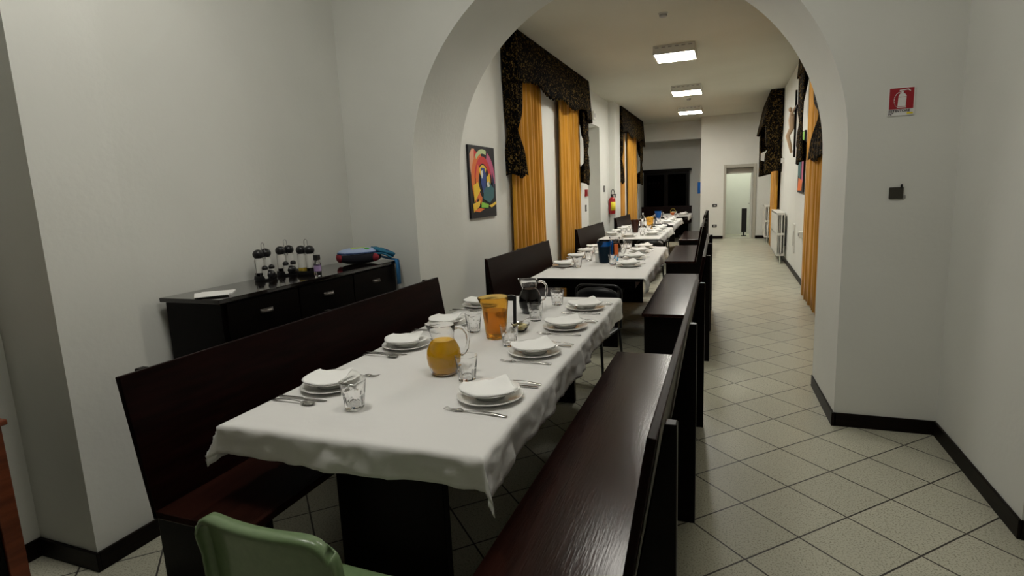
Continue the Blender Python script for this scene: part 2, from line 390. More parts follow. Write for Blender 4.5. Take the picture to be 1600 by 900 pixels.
def table(L, W, ins=.28):
    t = thing('dining_table', 'x', 'table')
    obj('tabletop', B().box(-W/2, W/2, -L/2, L/2, .72, .752), M['wooddk'], t, bevel=.004)
    obj('apron', B().box(-W/2+.08, W/2-.08, -L/2+.08, L/2-.08, .64, .72), M['wooddk'], t)
    for y in (-L/2+.28, L/2-.28): obj('leg', B().box(-W/2+ins, W/2-ins, y-.025, y+.025, 0, .64), M['wooddk'], t, bevel=.004)
    obj('stretcher', B().box(-.02, .02, -L/2+.31, L/2-.31, .2, .3), M['wooddk'], t)
    return t
def tablecloth(L, W, ov, seed):
    # ov = overhang (near, far, left, right); sits on z=.755
    rnd = random.Random(seed); ph = [rnd.uniform(0, 6) for _ in range(8)]
    near, far, left, right = ov; b = B(); st = .014 if seed == 3 else .022
    def axis(lo, hi, a, c):
        k = [lo-a+i*a/max(1, round(a/st)) for i in range(max(1, round(a/st)))] if a > 0 else []
        n = int((hi-lo)/(.028 if seed == 3 else .06)); k += [lo+(hi-lo)*i/n for i in range(n+1)]
        k = [v for v in k if not (lo < v < lo+.05) and not (hi-.05 < v < hi)]+[lo+.02, lo+.04, hi-.02, hi-.04]
        if c > 0: m = max(1, round(c/st)); k += [hi+c*(i+1)/m for i in range(m)]
        return sorted(set(round(v, 5) for v in k))
    xs = axis(-W/2, W/2, left, right); ys = axis(-L/2, L/2, near, far)
    zt = .7575; R = .014
    V = []
    for x in xs:
        row = []
        for y in ys:
            du = max(abs(x)-W/2, 0); dv = max(abs(y)-L/2, 0); sx = 1 if x > 0 else -1; sy = 1 if y > 0 else -1
            X = max(-W/2, min(W/2, x)); Y = max(-L/2, min(L/2, y)); Z = zt
            r = math.hypot(du, dv)
            if du > 0 and dv > 0: r = max(du, dv)+.22*min(du, dv)
            if r > 0:
                phi = math.atan2(dv, du); dg = 1-abs(phi-PI/4)/(PI/4) if (du > 0 and dv > 0) else 0
                e = (.5 if sx > 0 else .35)*min(du, dv)
                # rounded fold at edge then falls
                if r < R*1.57: off = R*math.sin(r/R); dz = R*(1-math.cos(r/R))
                else: off = R; dz = R+(r-R*1.57)
                s_ = (y if du > dv else x)
                wav = (.010*math.sin(s_*9+ph[0])+.006*math.sin(s_*23+ph[1]))*min(1, r/.12)+.03*r
                wav += (.013*noise.noise((x*16, y*16, 0))+.007*noise.noise((x*38+y*6, y*38-x*6, 3)))*min(1, r/.05)
                dz2 = math.sqrt(max(dz*dz-(e*.9)**2, 0)) if e > 0 else dz
                cu, cv = math.cos(phi), math.sin(phi)
                dirx, diry = (cu, cv)
                if dg > 0: dirx = diry = .7071
                X += sx*((off+max(wav, -.008))*(1 if du >= dv and not dg else (dirx if dg else 0)) + e*.7071*(dg > 0))
                Y += sy*((off+max(wav, -.008))*(1 if dv > du and not dg else (diry if dg else 0)) + e*.7071*(dg > 0))
                Z -= dz2*(1+.04*math.sin(s_*5+ph[2]))
            else:
                Z += .0008*math.sin(x*11+ph[3])*math.sin(y*7+ph[4])
            row.append(b.bm.verts.new((X, Y, Z)))
        V.append(row)
    for i in range(len(xs)-1):
        for jj in range(len(ys)-1): b.bm.faces.new((V[i][jj], V[i+1][jj], V[i+1][jj+1], V[i][jj+1]))
    return b
TZ = .7605
# name, centre x, near y, length, width, rz, overhang
TABS = [(-1.30, 1.52, 2.74, 1.08, .022, (.122, .012, .14, .15)),
        (-1.345, 5.28, 2.95, 1.10, .035, (.012, .05, .10, .15)),
        (-1.63, 9.60, 2.75, 1.0, .01, (.012, .11, .10, .15)),
        (-1.70, 13.15, 2.75, .98, .01, (.012, .11, .10, .15)),
        (-1.68, 16.95, 2.0, 1.08, .0, (.012, .1, .10, .13))]
TLOC = []
for i, (cx, y0, L, W, rz, ov) in enumerate(TABS):
    t = table(L-.02, W-.02, .28 if i < 2 else .37); t.location = (cx, y0+L/2, 0); t.rotation_euler.z = rz
    t['label'] = 'dark rectangular dining table under a white cloth, '+['nearest of the row', 'second of the row', 'third of the row', 'fourth of the row', 'last of the row'][i]
    t['group'] = 'dining tables'
    c = obj('tablecloth', tablecloth(L, W, ov, i+3), M['cloth'], loc=(cx, y0+L/2, 0), rz=rz, smooth='all')
    md = c.modifiers.new('solid', 'SOLIDIFY'); md.thickness = .0015; md.offset = -1
    tag(c, 'white cloth '+['on the nearest table, hanging in a pointed corner', 'on the second table, straight across its near end', 'on the third table of the row', 'on the fourth table of the row', 'on the last table, before the dark cabinet'][i], 'tablecloth', 'white tablecloths')

def tube_chair():
    t = thing('chair', 'x', 'chair')     # faces -y, back at +y
    obj('seat', B().box(-.2, .2, -.2, .2, .44, .462), M['black'], t, bevel=.01)
    b = B(); b.grid(12, 4, lambda u, v: ((u-.5)*.38, .235-.035*math.cos((u-.5)*PI)+.0, .62+v*.17*(1-.35*abs(2*u-1)**3)))
    obj('backrest', b, M['black'], t, smooth='all', solid=.012)
    pts = [(-.2, .23, .45), (-.2, .25, .7)]+[(-.2+.06*(1-math.cos(a)), .25, .74+.06*math.sin(a)) for a in (0, .5, 1.0, 1.57)]+[(.14+.06*math.sin(a), .25, .74+.06*math.cos(a)) for a in (0, .5, 1.0, 1.57)]+[(.2, .25, .7), (.2, .23, .45)]
    obj('back_frame', B().tube(pts, .011), M['blackm'], t, smooth=True)
    for sx in (-1, 1):
        for sy in (-1, 1):
            obj('leg', B().tube([(sx*.19, sy*.2+(.02 if sy > 0 else 0), .45), (sx*.22, sy*.24, .0)], .011), M['blackm'], t, smooth=True)
    return t
PC = tube_chair()
for loc, rz, l in [((-1.06, 4.36), -.15, 'black tubular chair at the far end of the nearest table'), ((-1.12, 8.62), 0.1, 'black tubular chair between the second and third tables'),
                   ((-1.45, 12.6), 0, 'black tubular chair between the third and fourth tables')]:
    place(PC, (*loc, 0), rz, l, 'chairs at the table ends')

# ------------------------------------------------------------------ sideboard and things on it
SX0, SX1, SY0, SY1, SZ = -2.97, -2.52, 2.2, 3.93, 1.095
sb = thing('sideboard', 'long low black-brown sideboard with three drawers against the left alcove wall', 'sideboard')
obj('top', B().box(SX0, SX1, SY0-.02, SY1+.02, SZ-.025, SZ), mat('polished_dark_top', (.006, .004, .0035), .1, coat=.5), sb, bevel=.004)
obj('body', B().box(SX0+.01, SX1-.03, SY0+.01, SY1-.01, .06, SZ-.025), M['wooddk'], sb)
obj('plinth', B().box(SX0+.02, SX1-.06, SY0+.03, SY1-.03, 0, .06), M['wooddk'], sb)
w3 = (SY1-SY0-.06)/3
for k in range(3):
    y0 = SY0+.03+k*w3
    d = obj('drawer', B().box(SX1-.03, SX1-.012, y0+.006, y0+w3-.006, .86, SZ-.035), M['wooddk'], sb, bevel=.003)
    hb = B(); yc = y0+w3/2
    hb.grid(10, 5, lambda u, v: (SX1-.012+.022*math.sin(v*PI*.5)*math.sin(u*PI)**.5, yc-.05+.1*u, .985-.022*(1-math.cos(v*PI*.5))))
    obj('handle', hb, M['handle'], d, smooth='all', solid=.003)
    obj('cabinet_door', B().box(SX1-.03, SX1-.012, y0+.006, y0+w3-.006, .08, .85), M['wooddk'], sb, bevel=.003)
# papers
t = thing('notebook', 'white folded papers lying on the near end of the sideboard', 'papers', (-2.70, 2.32, SZ), -.9)
obj('booklet', B().box(-.1, .04, -.09, .09, 0, .008), M['paper'], t); obj('loose_sheet', B().box(-.06, .12, -.10, .07, .0085, .0105, rz=.2), M['paper'], t)
# cruets
def cruet():
    t = thing('cruet_set', 'x', 'cruet set')
    obj('tray', B().lathe([(0, 0), (.07, 0), (.075, .012), (.072, .03), (.068, .03), (.068, .012), (0, .01)], 28, rf=lambda r, z, a, k: (r*math.cos(a)*.85, r*math.sin(a)*1.1, z)), M['black'], t, smooth=True)
    for y in (-.036, .036):
        bo = obj('bottle', B().lathe([(0, .013), (.027, .013), (.028, .02), (.028, .13), (.02, .15), (.02, .16), (0, .16)], 20, (-.012, y, 0)), M['frost'], t, smooth=True)
        obj('stopper', B().ell((-.012, y, .170), (.034, .034, .032), 16, 10), M['black'], bo, smooth='all')
        obj('oil', B().lathe([(0, .014), (.0285, .014), (.0285, .05), (0, .05)], 16, (-.012, y, 0)), M['oil'] if y > 0 else M['wine'], bo, smooth=True)
    for y in (-.045, .02):
        so = obj('shaker', B().lathe([(0, .013), (.017, .013), (.017, .07), (0, .07)], 14, (.036, y, 0)), M['frost'], t, smooth=True)
        obj('cap', B().ell((.036, y, .08), (.02, .02, .018), 14, 8), M['black'], so, smooth='all')
    obj('knob_base', B().ell((.045, -.01, .035), (.03, .04, .03), 14, 8), M['black'], t, smooth='all')
    pts = [(0, -.014, .02), (0, -.014, .22)]+[(0, -.014*math.cos(a), .225+.018*math.sin(a)) for a in (.4, 1.0, 1.57, 2.1, 2.7)]+[(0, .014, .22), (0, .014, .02)]
    obj('carry_handle', B().tube(pts, .0025, 6), M['grey'], t, smooth=True)
    for y in (-.07, .07):
        obj('wire_rail', B().tube([(-.012, y, .02), (-.012, y, .15)], .0018, 6), M['grey'], t)
    return t
CR = cruet()
for (x, y, rz), l in zip([(-2.86, 2.86, .1), (-2.885, 3.09, -.1), (-2.715, 3.10, 1.57)], ['black oil and vinegar cruet set nearest the papers on the sideboard', 'middle cruet set on the sideboard with two round black stoppers', 'cruet set turned sideways, beside the small square-capped bottle']):
    place(CR, (x, y, SZ+.001), rz, l, 'cruet sets on the sideboard')
t = thing('small_bottle', 'small bottle with a black square cap and printed label on the sideboard', 'bottle', (-2.60, 3.06, SZ+.001))
obj('bottle_body', B().lathe([(0, 0), (.022, 0), (.024, .006), (.024, .08), (.012, .1), (.012, .105), (0, .105)], 20), M['glass'], t, smooth=True)
obj('label_band', B().lathe([(.0245, .03), (.0245, .07)], 20), plain('mauve_label', (.35, .25, .45)), t, smooth=True)
obj('cap', B().box(-.017, .017, -.017, .017, .105, .14), M['black'], t, bevel=.003)
# backpack
t = thing('backpack', 'small pale blue and red backpack lying on the far end of the sideboard', 'backpack', (-2.72, 3.70, SZ), -.75)
obj('bag_body', B().ell((0, 0, .052), (.12, .165, .05), 24, 14, sq=.8), plain('navy_fabric', (.006, .006, .012), .9), t, smooth='all')
obj('side_panel', B().ell((-.01, -.150, .055), (.07, .03, .04), 16, 10), plain('red_fabric', (.22, .01, .02), .8), t, smooth='all')
obj('side_panel', B().ell((.09, .10, .05), (.035, .03, .03), 16, 10), M['red_fabric'], t, smooth='all')
obj('front_panel', B().ell((.0, -.01, .090), (.108, .155, .036), 24, 12, sq=.85), plain('pale_blue_fabric', (.36, .45, .66), .7), t, smooth='all')
obj('trim', B().tube([(.11*math.cos(a), -.01+.157*math.sin(a), .090) for a in [i*2*PI/28 for i in range(28)]], .006, 6, True), plain('dark_blue_trim', (.02, .05, .16), .6), t, smooth='all')
obj('print', B().box(.0, .05, -.07, .04, .118, .128), plain('lime_print', (.45, .62, .12), .6), t, bevel=.01)
obj('print', B().ell((.06, .045, .118), (.022, .022, .008), 12, 6), plain('green_print', (.08, .4, .05), .6), t, smooth='all')
b = B(); b.grid(16, 5, lambda u, v: (-.05+v*.11+.02*math.sin(u*5), .1+u*.17, .045+.06*math.cos(u*PI*.5)+.012*math.sin(v*9+u*6))); obj('harness', b, plain('teal_fabric', (.02, .16, .27), .8), t, smooth='all', solid=.02)
b = B(); b.grid(12, 4, lambda u, v: (-.02+v*.05, .12+u*.15, .10+.018*math.sin(u*PI)-.05*u)); obj('harness', b, M['dark_blue_trim'], t, smooth='all', solid=.018)
b = B(); b.grid(12, 4, lambda u, v: (.04+v*.05, .10+u*.13, .075+.015*math.sin(u*PI)-.04*u)); obj('shoulder_strap', b, M['teal_fabric'], t, smooth='all', solid=.014)
ws = [(-2.66, 3.86, .045), (-2.61, 3.88, .028), (-2.56, 3.885, .016), (-2.52, 3.885, .012), (-2.505, 3.885, .008), (-2.497, 3.885, -.03), (-2.497, 3.885, -.19)]
def loc_(p):
    dx, dy = p[0]+2.72, p[1]-3.70; c, s_ = math.cos(.75), math.sin(.75); return (dx*c-dy*s_, dx*s_+dy*c, p[2])
b = B(); b.grid(len(ws)-1, 2, lambda u, v: loc_((lambda p: (p[0], p[1]+(v-.5)*.05, p[2]))(ws[round(u*(len(ws)-1))]))); obj('hanging_strap', b, plain('blue_webbing', (.03, .18, .42), .8), t, smooth='all', solid=.006)

# ------------------------------------------------------------------ tableware
def plate_flat():
    r = .138; return B().lathe([(0, .004), (.075, .004), (.08, .002), (.084, 0), (.088, .002), (r-.004, .016), (r, .019), (r-.002, .0215), (.09, .0085), (.082, .0075), (0, .0075)], 48)
def plate_soup():
    r = .122; return B().lathe([(0, .003), (.055, .003), (.06, 0), (.064, .003), (.088, .026), (r-.003, .034), (r, .037), (r-.003, .0395), (.092, .0325), (.085, .029), (.06, .0075), (0, .007)], 48)
PF = tag(obj('dinner_plate', plate_flat(), M['china'], smooth=60), 'x', 'plate')
PS = tag(obj('soup_plate', plate_soup(), M['china'], smooth=60), 'x', 'plate')
def napkin(seed):
    rnd = random.Random(seed); k = rnd.uniform(0, 6); b = B(); px_ = rnd.uniform(.02, .045)
    back = [(-.119, -.004), (-.055, .022), (px_, .088), (.119, -.012)]
    def bk(u):
        q = [0, .3, .68, 1]
        for i in range(3):
            if u <= q[i+1] or i == 2:
                t = (u-q[i])/(q[i+1]-q[i]); return back[i][0]+(back[i+1][0]-back[i][0])*t, back[i][1]+(back[i+1][1]-back[i][1])*t
    def f(u, v):
        # front follows the rim of the plate, the back edge rises to one folded corner
        a = PI+u*PI; R = .124+.003*math.sin(u*17+k)
        ax, ay = R*math.cos(a), R*math.sin(a); bx, by = bk(u)
        X = ax+(bx-ax)*v; Y = ay+(by-ay)*v
        d = math.hypot(X-px_, Y-.088)
        z = .0395+.004*abs(math.sin(u*6+k))*math.sin(v*PI)+.022*math.exp(-(d/.055)**2)-.003*max(0, 1-v*5)+.006*math.exp(-((u-.35)/.08)**2)*v
        return (X, Y, z)
    b.grid(24, 14, f); return b
NP = []
for s in range(3):
    NP.append(tag(obj('napkin', napkin(s), M['napkin'], smooth='all', solid=.0035), 'x', 'napkin'))
def fork():
    b = B(); L = .20
    b.grid(16, 2, lambda u, v: (-.1+u*.145, (v-.5)*(.013-.008*math.sin(min(1, u*1.05)*PI*.5)**2+.001), .002+.006*math.sin(u*PI)))
    b.grid(6, 4, lambda u, v: (.045+u*.025, (v-.5)*(.006+.018*math.sin(u*PI/2)), .0025+.004*math.sin(u*PI)))
    for k in range(4):
        y = (k-1.5)*.0065; b.grid(5, 1, lambda u, v: (.07+u*.038, y+(v-.5)*.003*(1-.5*u), .0025-.003*math.sin(u*PI)*.6+u*u*.005))
    return b
def knife():
    b = B(); b.prism([(-.105, -.006), (0, -.005), (.0, .005), (-.105, .006)], .001, .006, 'z')
    b.prism([(0, -.005), (.02, -.008), (.09, -.009), (.108, -.002), (.105, .004), (.0, .005)], .0025, .004, 'z'); return b
def spoon():
    b = B(); b.grid(16, 2, lambda u, v: (-.1+u*.15, (v-.5)*(.014-.009*math.sin(min(1, u)*PI*.5)**2), .002+.008*math.sin(u*PI*.9)))
    b.lathe([(0, .001), (.010, .0015), (.018, .004), (.022, .0075)], 20, (.068, 0, 0), rf=lambda r, z, a, k: (r*math.cos(a)*1.35, r*math.sin(a)*.9, z)); return b
for_scale = 1.28
FK = tag(obj('fork', fork(), M['steel'], smooth='all', solid=.0016), 'x', 'fork')
KN = tag(obj('knife', knife(), M['steel'], bevel=.0008), 'x', 'knife')
SP = tag(obj('spoon', spoon(), M['steel'], smooth='all', solid=.0014), 'x', 'spoon')
def tumbler():
    n9 = 2*PI/9
    def rf(r, z, a, k):
        if 1 <= k < 5:
            q = math.cos(PI/9)/math.cos((a % n9)-PI/9); r = r*(q*1.03)
        return (r*math.cos(a), r*math.sin(a), z)
    return B().lathe([(0, 0), (.033, 0), (.037, .004), (.0425, .052), (.0435, .060), (.046, .065), (.052, .117), (.0508, .1178), (.0440, .066), (.0385, .056), (.031, .018), (0, .015)], 54, rf=rf)
GL = tag(obj('drinking_glass', tumbler(), M['glass'], smooth=25), 'x', 'glass')
TN = ['the nearest table', 'the second table', 'the third table', 'the fourth table', 'the last table']
PN = {0: 'nearest', 1: 'second', 2: 'third', 3: 'farthest'}
def setting(ti, side, k, x, y, full=True, jit=0, order=None):
    rz = (0 if side == 'wall' else PI)+jit
    where = f'{PN[k]} place, {side} side, {TN[ti][4:]}'
    c, s = math.cos(rz), math.sin(rz)
    def P(dx, dy, z): return (x+dx*c-dy*s, y+dx*s+dy*c, TZ+z)
    place(PF, P(0, 0, 0), rz, f'larger white plate under the soup plate, {where}', f'lower plates on {TN[ti]}')
    place(PS, P(0, 0, .0085), rz, f'smaller white soup plate on top, {where}', f'upper plates on {TN[ti]}')
    n = NP[(ti*3+k+(side == 'wall')) % 3]
    place(n, P(.0, 0, .0165), (-.55 if side == 'wall' else .0)+random.uniform(-.15, .15), f'folded white napkin on the plates, {where}', f'napkins on {TN[ti]}')
    place(FK, P(-.012, .165, 0), rz+random.uniform(-.08, .12), sc=(1.28, 1.15, 1.1), label=f'steel fork beside the plates, {where}', group=f'forks on {TN[ti]}')
    if full:
        place(KN, P(-.03, -.160, 0), rz+random.uniform(-.05, .05), sc=(1.18, 1.1, 1.1), label=f'steel knife beside the plates, {where}', group=f'knives on {TN[ti]}')
        place(SP, P(-.04, -.205, 0), rz+random.uniform(-.05, .03), sc=(1.15, 1.1, 1.1), label=f'steel spoon beside the knife, {where}', group=f'spoons on {TN[ti]}')
for k, (x, y) in enumerate([(-.905, 2.02), (-.935, 2.68), (-.93, 3.25), (-.945, 3.83)]): setting(0, 'aisle', k, x, y)
for k, (x, y) in enumerate([(-1.655, 1.97), (-1.69, 2.66), (-1.70, 3.18), (-1.75, 3.81)]): setting(0, 'wall', k, x, y)
for k, (x, y) in enumerate([(-1.02, 6.12), (-1.06, 6.78), (-1.10, 7.45), (-1.12, 8.0)]): setting(1, 'aisle', k, x, y)
for k, (x, y) in enumerate([(-1.73, 6.08), (-1.765, 6.8), (-1.79, 7.42), (-1.81, 7.98)]): setting(1, 'wall', k, x, y)
for k, (x, y) in enumerate([(-1.30, 10.35), (-1.32, 11.0), (-1.33, 11.6), (-1.34, 12.1)]): setting(2, 'aisle', k, x, y)
for k, (x, y) in enumerate([(-2.03, 10.4), (-2.04, 11.05), (-2.05, 11.7), (-2.05, 12.15)]): setting(2, 'wall', k, x, y)
for k, (x, y) in enumerate([(-1.40, 13.9), (-1.41, 14.6), (-1.42, 15.2)]): setting(3, 'aisle', k, x, y)
for k, (x, y) in enumerate([(-2.08, 13.9), (-2.09, 14.6), (-2.10, 15.2)]): setting(3, 'wall', k, x, y)
for k, (x, y) in enumerate([(-1.32, 17.5), (-1.33, 18.2)]): setting(4, 'aisle', k, x, y)
for k, (x, y) in enumerate([(-2.02, 17.5), (-2.03, 18.2)]): setting(4, 'wall', k, x, y)
setting_c = (-1.66, 10.02)
place(PF, (*setting_c, TZ), 0, 'white dinner plate under another at the near end of the third table', 'lower plates on the third table')
place(PS, (*setting_c, TZ+.0085), 0, 'white soup plate on top at the near end of the third table', 'upper plates on the third table')
for i, (x, y, l) in enumerate([(-1.393, 1.775, 'clear faceted glass nearest the camera on the nearest table'), (-1.095, 2.20, 'clear faceted glass just right of the juice jug'),
    (-1.121, 2.80, 'clear faceted glass in front of the bowl of grated cheese'), (-1.453, 3.05, 'clear faceted glass left of the amber pitcher'),
    (-1.174, 3.41, 'clear faceted glass in front of the carafe of dark wine'), (-1.183, 3.94, 'clear faceted glass at the far end of the nearest table'),
    (-1.21, 6.22, 'clear glass right of the blue pitcher on the second table'), (-1.56, 6.02, 'clear glass by the nearest wall-side plate of the second table'), (-1.57, 6.58, 'clear glass by the second wall-side plate of the second table'),
    (-1.60, 7.2, 'clear glass by the third wall-side plate of the second table'), (-1.32, 7.5, 'clear glass by the third aisle-side plate of the second table'), (-1.24, 6.9, 'clear glass by the second aisle-side plate of the second table'), (-1.32, 7.95, 'clear glass at the far end of the second table'),
    (-1.46, 10.25, 'clear glass beside the end plate of the third table'), (-1.52, 10.7, 'clear glass right of the brown pitcher on the third table'), (-1.50, 11.4, 'clear glass right of the water bottle on the third table'), (-1.85, 10.55, 'clear glass by the wall-side plates of the third table'), (-1.87, 11.3, 'clear glass left of the water bottle on the third table'),
    (-1.62, 14.1, 'clear glass in front of the blue pitcher on the fourth table'), (-1.53, 14.95, 'clear glass beside the blue pitcher on the fourth table'), (-1.85, 14.3, 'clear glass by the wall-side plates of the fourth table'), (-1.55, 17.8, 'clear glass on the last table')]):
    place(GL, (x, y, TZ), i*.3, l, 'drinking glasses on the tables')

def jug_prof(o, top=.236):
    # outer radius profile of bulbous carafe
    return [(.050, .0), (.058, .004), (.062, .012), (.076, .05), (.081, .085), (.077, .118), (.064, .148), (.053, .165), (.052, .178), (.056, .20), (.060, .236)]
def carafe(liq, level, label, loc, rz, name='juice_jug', sc=1):
    t = thing(name, label, 'jug', loc, rz)
    P = jug_prof(0)
    def rf(r, z, a, k):
        d = math.cos(a-PI)
        ex = (.022*max(0, d)**10*max(0, (z-.19)/.046)) if z > .19 else 0
        return ((r+ex)*math.cos(a), (r+ex)*math.sin(a), z+ex*.3)
    inner = [(max(r-.0035, .0), z) for r, z in P][::-1]
    inner = [(r, z) for r, z in inner if z > .01]+[(.05, .014), (0, .012)]
    obj('glass_body', B().lathe([(0, 0)]+P+[(.0583, .2375)]+inner, 48, rf=rf), M['glass'], t, smooth=50)
    lp = [(0, .0095), (.050, .0095)]+[(r-.0016, z) for r, z in P if .015 < z < level-.004]
    import bisect
    for (r0, z0), (r1, z1) in zip(P, P[1:]):
        if z0 <= level <= z1: rl = r0+(r1-r0)*(level-z0)/(z1-z0)
    lp += [(rl-.0016, level), (0, level)]
    obj('drink', B().lathe(lp, 40), liq, t, smooth=50)
    h = [(.056, 0, .215), (.075, 0, .222), (.098, 0, .215), (.115, 0, .19), (.118, 0, .155), (.112, 0, .12), (.098, 0, .095), (.082, 0, .085)]
    obj('handle', B().tube(h, [.007, .008, .0085, .0085, .0085, .008, .007, .006], 10), M['glass'], t, smooth='all')
    t.scale = (sc, sc, sc)
    return t
carafe(M['juice'], .165, 'glass jug of orange juice in the middle of the nearest table', (-1.245, 2.27, TZ), .35)
carafe(M['wine'], .172, 'glass carafe of dark wine near the far end of the nearest table', (-1.29, 3.64, TZ), .3, 'wine_carafe')
carafe(M['wine'], .172, 'glass carafe of dark wine behind the blue pitcher on the second table', (-1.35, 7.1, TZ), .5, 'wine_carafe')
def pitcher(m, m2, label, loc, rz, r0=.058, r1=.082, hgt=.242, handle=None, name='pitcher', liquid=None):
    t = thing(name, label, 'pitcher', loc, rz)
    def rf(r, z, a, k):
        ex = .018*max(0, math.cos(a-PI))**8*(max(0, z-hgt*.75)/(hgt*.25))
        return ((r+ex)*math.cos(a), (r+ex)*math.sin(a), z)
    n = 8; o = [(r0+(r1-r0)*k/n, .004+(hgt-.004)*k/n) for k in range(n+1)]
    obj('pitcher_body', B().lathe([(0, 0), (r0-.004, 0)]+o+[(r1-.001, hgt+.002)]+[(r-.003, z) for r, z in o[::-1] if z > .01]+[(0, .01)], 40, rf=rf), m, t, smooth=50)
    if liquid:
        lz = hgt*.68; rl = r0+(r1-r0)*(lz-.004)/(hgt-.004)
        obj('drink', B().lathe([(0, .011), (r0-.0045, .0115), (rl-.0045, lz), (0, lz)], 36), liquid, t, smooth=50)
    h = B(); rr = r1
    h.prism([(rr-.006, hgt), (rr+.018, hgt+.006), (rr+.046, hgt-.002), (rr+.040, .045*1.6), (rr+.022, .045*1.6), (rr+.026, hgt-.03), (rr-.002, hgt-.028)], -.012, .012)
    obj('handle', h, handle or m2, t, bevel=.004)
    return t
pitcher(M['amber'], M['black'], 'amber plastic pitcher with dark upright handle on the nearest table', (-1.262, 2.945, TZ), .55, handle=M['black'], name='amber_pitcher', liquid=mat('amber_drink', (.95, .55, .10), .1, trans=.8, ior=1.3))
pitcher(M['bluedk'], M['blue'], 'blue plastic pitcher on the second table', (-1.345, 6.42, TZ), .9, name='blue_pitcher', r0=.06, r1=.08)
pitcher(M['brownpl'], M['brownpl'], 'dark brown pitcher on the third table', (-1.70, 11.0, TZ), .6, name='brown_pitcher')
pitcher(M['amber'], M['black'], 'amber plastic pitcher beside the water bottle on the third table', (-1.56, 12.05, TZ), .6, handle=M['black'], name='amber_pitcher')
pitcher(M['blue'], M['black'], 'blue plastic pitcher on the fourth table', (-1.72, 14.9, TZ), .6, name='blue_pitcher', handle=M['black'])
tag(obj('pitcher_rim_band', B().lathe([(.0762, .195), (.0812, .243), (.0825, .243), (.078, .19)], 36), M['blue'], [o for o in bpy.data.objects if o.name.startswith('blue_pitcher')][0]), 'bright blue translucent upper band')
t = thing('serving_bowl', 'small glass bowl of grated cheese behind the amber pitcher', 'bowl', (-1.175, 3.12, TZ))
obj('bowl_glass', B().lathe([(0, 0), (.025, 0), (.04, .012), (.056, .04), (.058, .05), (.056, .05), (.038, .015), (.02, .005), (0, .005)], 32), M['glass'], t, smooth=50)
obj('grated_cheese', B().lathe([(0, .0065), (.02, .0065), (.036, .0165), (.05, .036), (.03, .044), (0, .048)], 24), M['cheese'], t, smooth='all')
place(SP, (-1.155, 3.185, TZ+.052), math.atan2(-.95, -.3), 'steel spoon resting in the bowl of grated cheese', 'serving spoon').rotation_euler.y = 0
t = thing('snack_packet', 'small orange and blue packet standing right of the blue pitcher', 'packet', (-1.235, 6.56, TZ), .2)
obj('pack_body', B().box(-.022, .022, -.012, .012, 0, .20), M['orange'], t, bevel=.003); obj('pack_base', B().box(-.0225, .0225, -.0125, .0125, 0, .05), M['cyan'], t)
t = thing('napkin_stack', 'white folded napkins standing left of the blue pitcher on the second table', 'napkins', (-1.45, 6.5, TZ), .3)
obj('folded_napkins', B().box(-.02, .02, -.05, .05, 0, .11), M['napkin'], t, bevel=.004)
t = thing('water_bottle', 'tall clear plastic water bottle on the third table', 'bottle', (-1.69, 11.95, TZ))
obj('bottle_body', B().lathe([(0, 0), (.04, 0), (.044, .01), (.044, .2), (.036, .24), (.016, .285), (.014, .31), (0, .31)], 28), M['glass'], t, smooth=50)
obj('cap', B().lathe([(0, .31), (.016, .31), (.016, .332), (0, .332)], 16), M['white'], t)
obj('label_band', B().lathe([(.0446, .09), (.0446, .15)], 24), M['paper'], t, smooth=True)
t = thing('fruit_basket', 'small orange round basket on the last table', 'basket', (-1.63, 17.9, TZ))
obj('basket_bowl', B().lathe([(0, 0), (.04, 0), (.075, .05), (.08, .08), (.076, .08), (.04, .01), (0, .01)], 24), M['orange'], t, smooth=50)
obj('basket_handle', B().tube([(.078*math.cos(a), 0, .075+.12*math.sin(a)) for a in [i*PI/12 for i in range(13)]], .006, 6), M['oil'], t, smooth='all')
obj('basket_filling', B().ell((0, 0, .075), (.06, .06, .035), 16, 8), M['cheese'], t, smooth='all')

# ------------------------------------------------------------------ curtains
def curtain_panel(x, y0, y1, z0, z1, amp, per, out):
    b = B(); n = max(12, int((y1-y0)/per*8))
    def f(u, v):
        y = y0+u*(y1-y0); z = z1+(z0-z1)*v
        return (x+out*amp*(math.sin(2*PI*(y-y0)/per+.5*math.sin(y*7))*(1+.3*v)+.3*math.sin(2*PI*(y)/per*.37+v*2)), y+.012*math.sin(v*5+y*9), z)
    b.grid(n, 10, f); return b
def valance(xw, out, y0, y1, ztop, ybots, depth=.16, flare=.06):
    # wraps: near return, front, far return; scalloped hem
    b = B(); per = .055
    path = [(xw, y0)]+[(xw+out*depth, y0)]+[(xw+out*depth, y1), (xw, y1)]
    seg = [math.dist(path[i], path[i+1]) for i in range(3)]; tot = sum(seg); n = int(tot/per*6)
    def pt(s):
        for i in range(3):
            if s <= seg[i] or i == 2:
                k = min(1, s/seg[i]); p = path[i]; q = path[i+1]; d = ((q[0]-p[0])/seg[i], (q[1]-p[1])/seg[i]); return p[0]+(q[0]-p[0])*k, p[1]+(q[1]-p[1])*k, i
            s -= seg[i]
    def f(u, v):
        s = u*tot; px, py, i = pt(s); w = math.sin(2*PI*s/per)*.009*(.4+v)
        fl = flare*v
        if i == 0: nx, ny = 0, -1
        elif i == 1: nx, ny = out, 0
        else: nx, ny = 0, 1
        t = (py-y0)/(y1-y0)
        zb = ybots(t) if i == 1 else ybots(0 if i == 0 else 1)
        X = px+nx*w+(out*fl if (i == 1 or abs(px-(xw+out*depth)) < depth*.98) else 0)*(1 if i == 1 else abs(px-xw)/depth)
        return (X, py+ny*w, ztop-(ztop-zb+.012*math.sin(s*40))*v)
    b.grid(n, 12, f); return b
